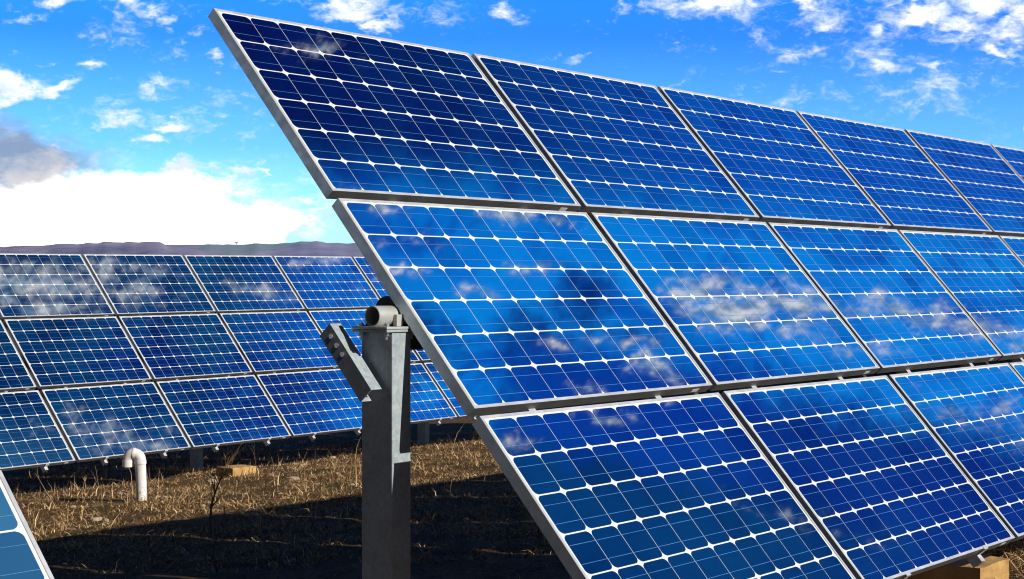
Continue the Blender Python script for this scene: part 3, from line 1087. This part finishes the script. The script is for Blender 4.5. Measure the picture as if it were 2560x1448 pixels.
weed(528, 1335, 0.66, 3, 'tall bare dark weed with forked twigs left of the main post', branches=9, r=0.0130, lean=(-.1, 0))
weed(505, 1275, 0.35, 9, 'bare forked weed at the shadow edge right of the vent pipe', branches=8, r=0.0105, lean=(-.15, 0))
weed(640, 1195, 0.55, 14, 'thin lone stalk rising in front of the far array by the yellowish block', branches=2, r=0.0045, lean=(-.08, 0))
weed(145, 1270, 0.45, 21, 'pale leaning stalks left of the vent pipe', 'straw stem', lean=(-.8, 0), branches=3, r=0.0045)
weed(215, 1225, 0.32, 27, 'pale curling weed tuft in front of the far array at left', 'straw stem', branches=7, r=0.0045)
weed(255, 1262, 0.42, 29, 'slim straw stalk between the pale tuft and the vent pipe', 'straw stem', branches=2, r=0.0037, lean=(.1, 0))
weed(700, 1440, 0.20, 33, 'golden Y shaped stalk in the dark shade at the bottom of the photo', 'straw stem', branches=2, r=0.0075, lean=(-.3, 0))
weed(785, 1340, 0.16, 35, 'short bent straw in the shade left of the main post', 'straw stem', branches=1, r=0.0060, lean=(-.6, 0))
weed(690, 1320, 0.14, 37, 'small pale straw sprig in the shade below the yellowish block', 'straw stem', branches=3, r=0.0045, lean=(.4, 0))
weed(1175, 1200, 0.35, 41, 'bare twiggy weed in lit grass right of the main post', branches=7, r=0.0060)
weed(855, 1215, 0.25, 43, 'dark low twig close to the left of the main post', branches=5, r=0.0060, lean=(-.4, 0))
weed(430, 1240, 0.32, 47, 'dark slanting twigs just right of the vent pipe', branches=5, r=0.0053, lean=(.7, 0))
weed(905, 1180, 0.30, 51, 'thin straw stalks touching the main post by the far shade', 'straw stem', branches=4, r=0.0037)
weed(1215, 1330, 0.2, 53, 'pale straw tuft in the shade right of the main post', 'straw stem', branches=6, r=0.0045)


def far_tree():
    d = 3190.0
    x = (591 - 1280) / 3977.5 * d
    z = HC + (724 - 610.4) / 3977.5 * d
    root = empty('ridge_tree', Matrix.Translation((x, d, z)))
    t = MB(); t.tube([(0, 0, -2), (0, 0, 1.5)], [0.5, 0.3], 6); t.build('trunk', M['leaf'], root)
    rs = random.Random(2)
    c = MB()
    for k in range(260):
        p = Vector((rs.gauss(0, 1.8), rs.gauss(0, 1.2), 1.6 + abs(rs.gauss(0, 1.0))))
        a = Vector((rs.uniform(-1, 1), rs.uniform(-1, 1), rs.uniform(-1, 1))) * 0.7
        b = Vector((rs.uniform(-1, 1), rs.uniform(-1, 1), rs.uniform(-1, 1))) * 0.7
        c.add([p, p + a, p + a + b, p + b], [(0, 1, 2, 3)])
    c.build('crown', M['leaf'], root)
    tag(root, 'tiny dark tree alone on the skyline of the far hill', 'tree')


far_tree()


def build_haze():
    mb = MB()
    mb.box((-4200, -4200, -6), (4200, 4200, 130))
    m = bpy.data.materials.new('thin haze')
    m.use_nodes = True
    nt = m.node_tree
    nt.nodes.remove(nt.nodes['Principled BSDF'])
    v = nt.nodes.new('ShaderNodeVolumePrincipled')
    v.inputs['Color'].default_value = (0.42, 0.52, 1.0, 1)
    v.inputs['Density'].default_value = 0.00008
    nt.links.new(v.outputs[0], nt.nodes['Material Output'].inputs['Volume'])
    tag(mb.build('haze', m), kind='stuff')


build_haze()
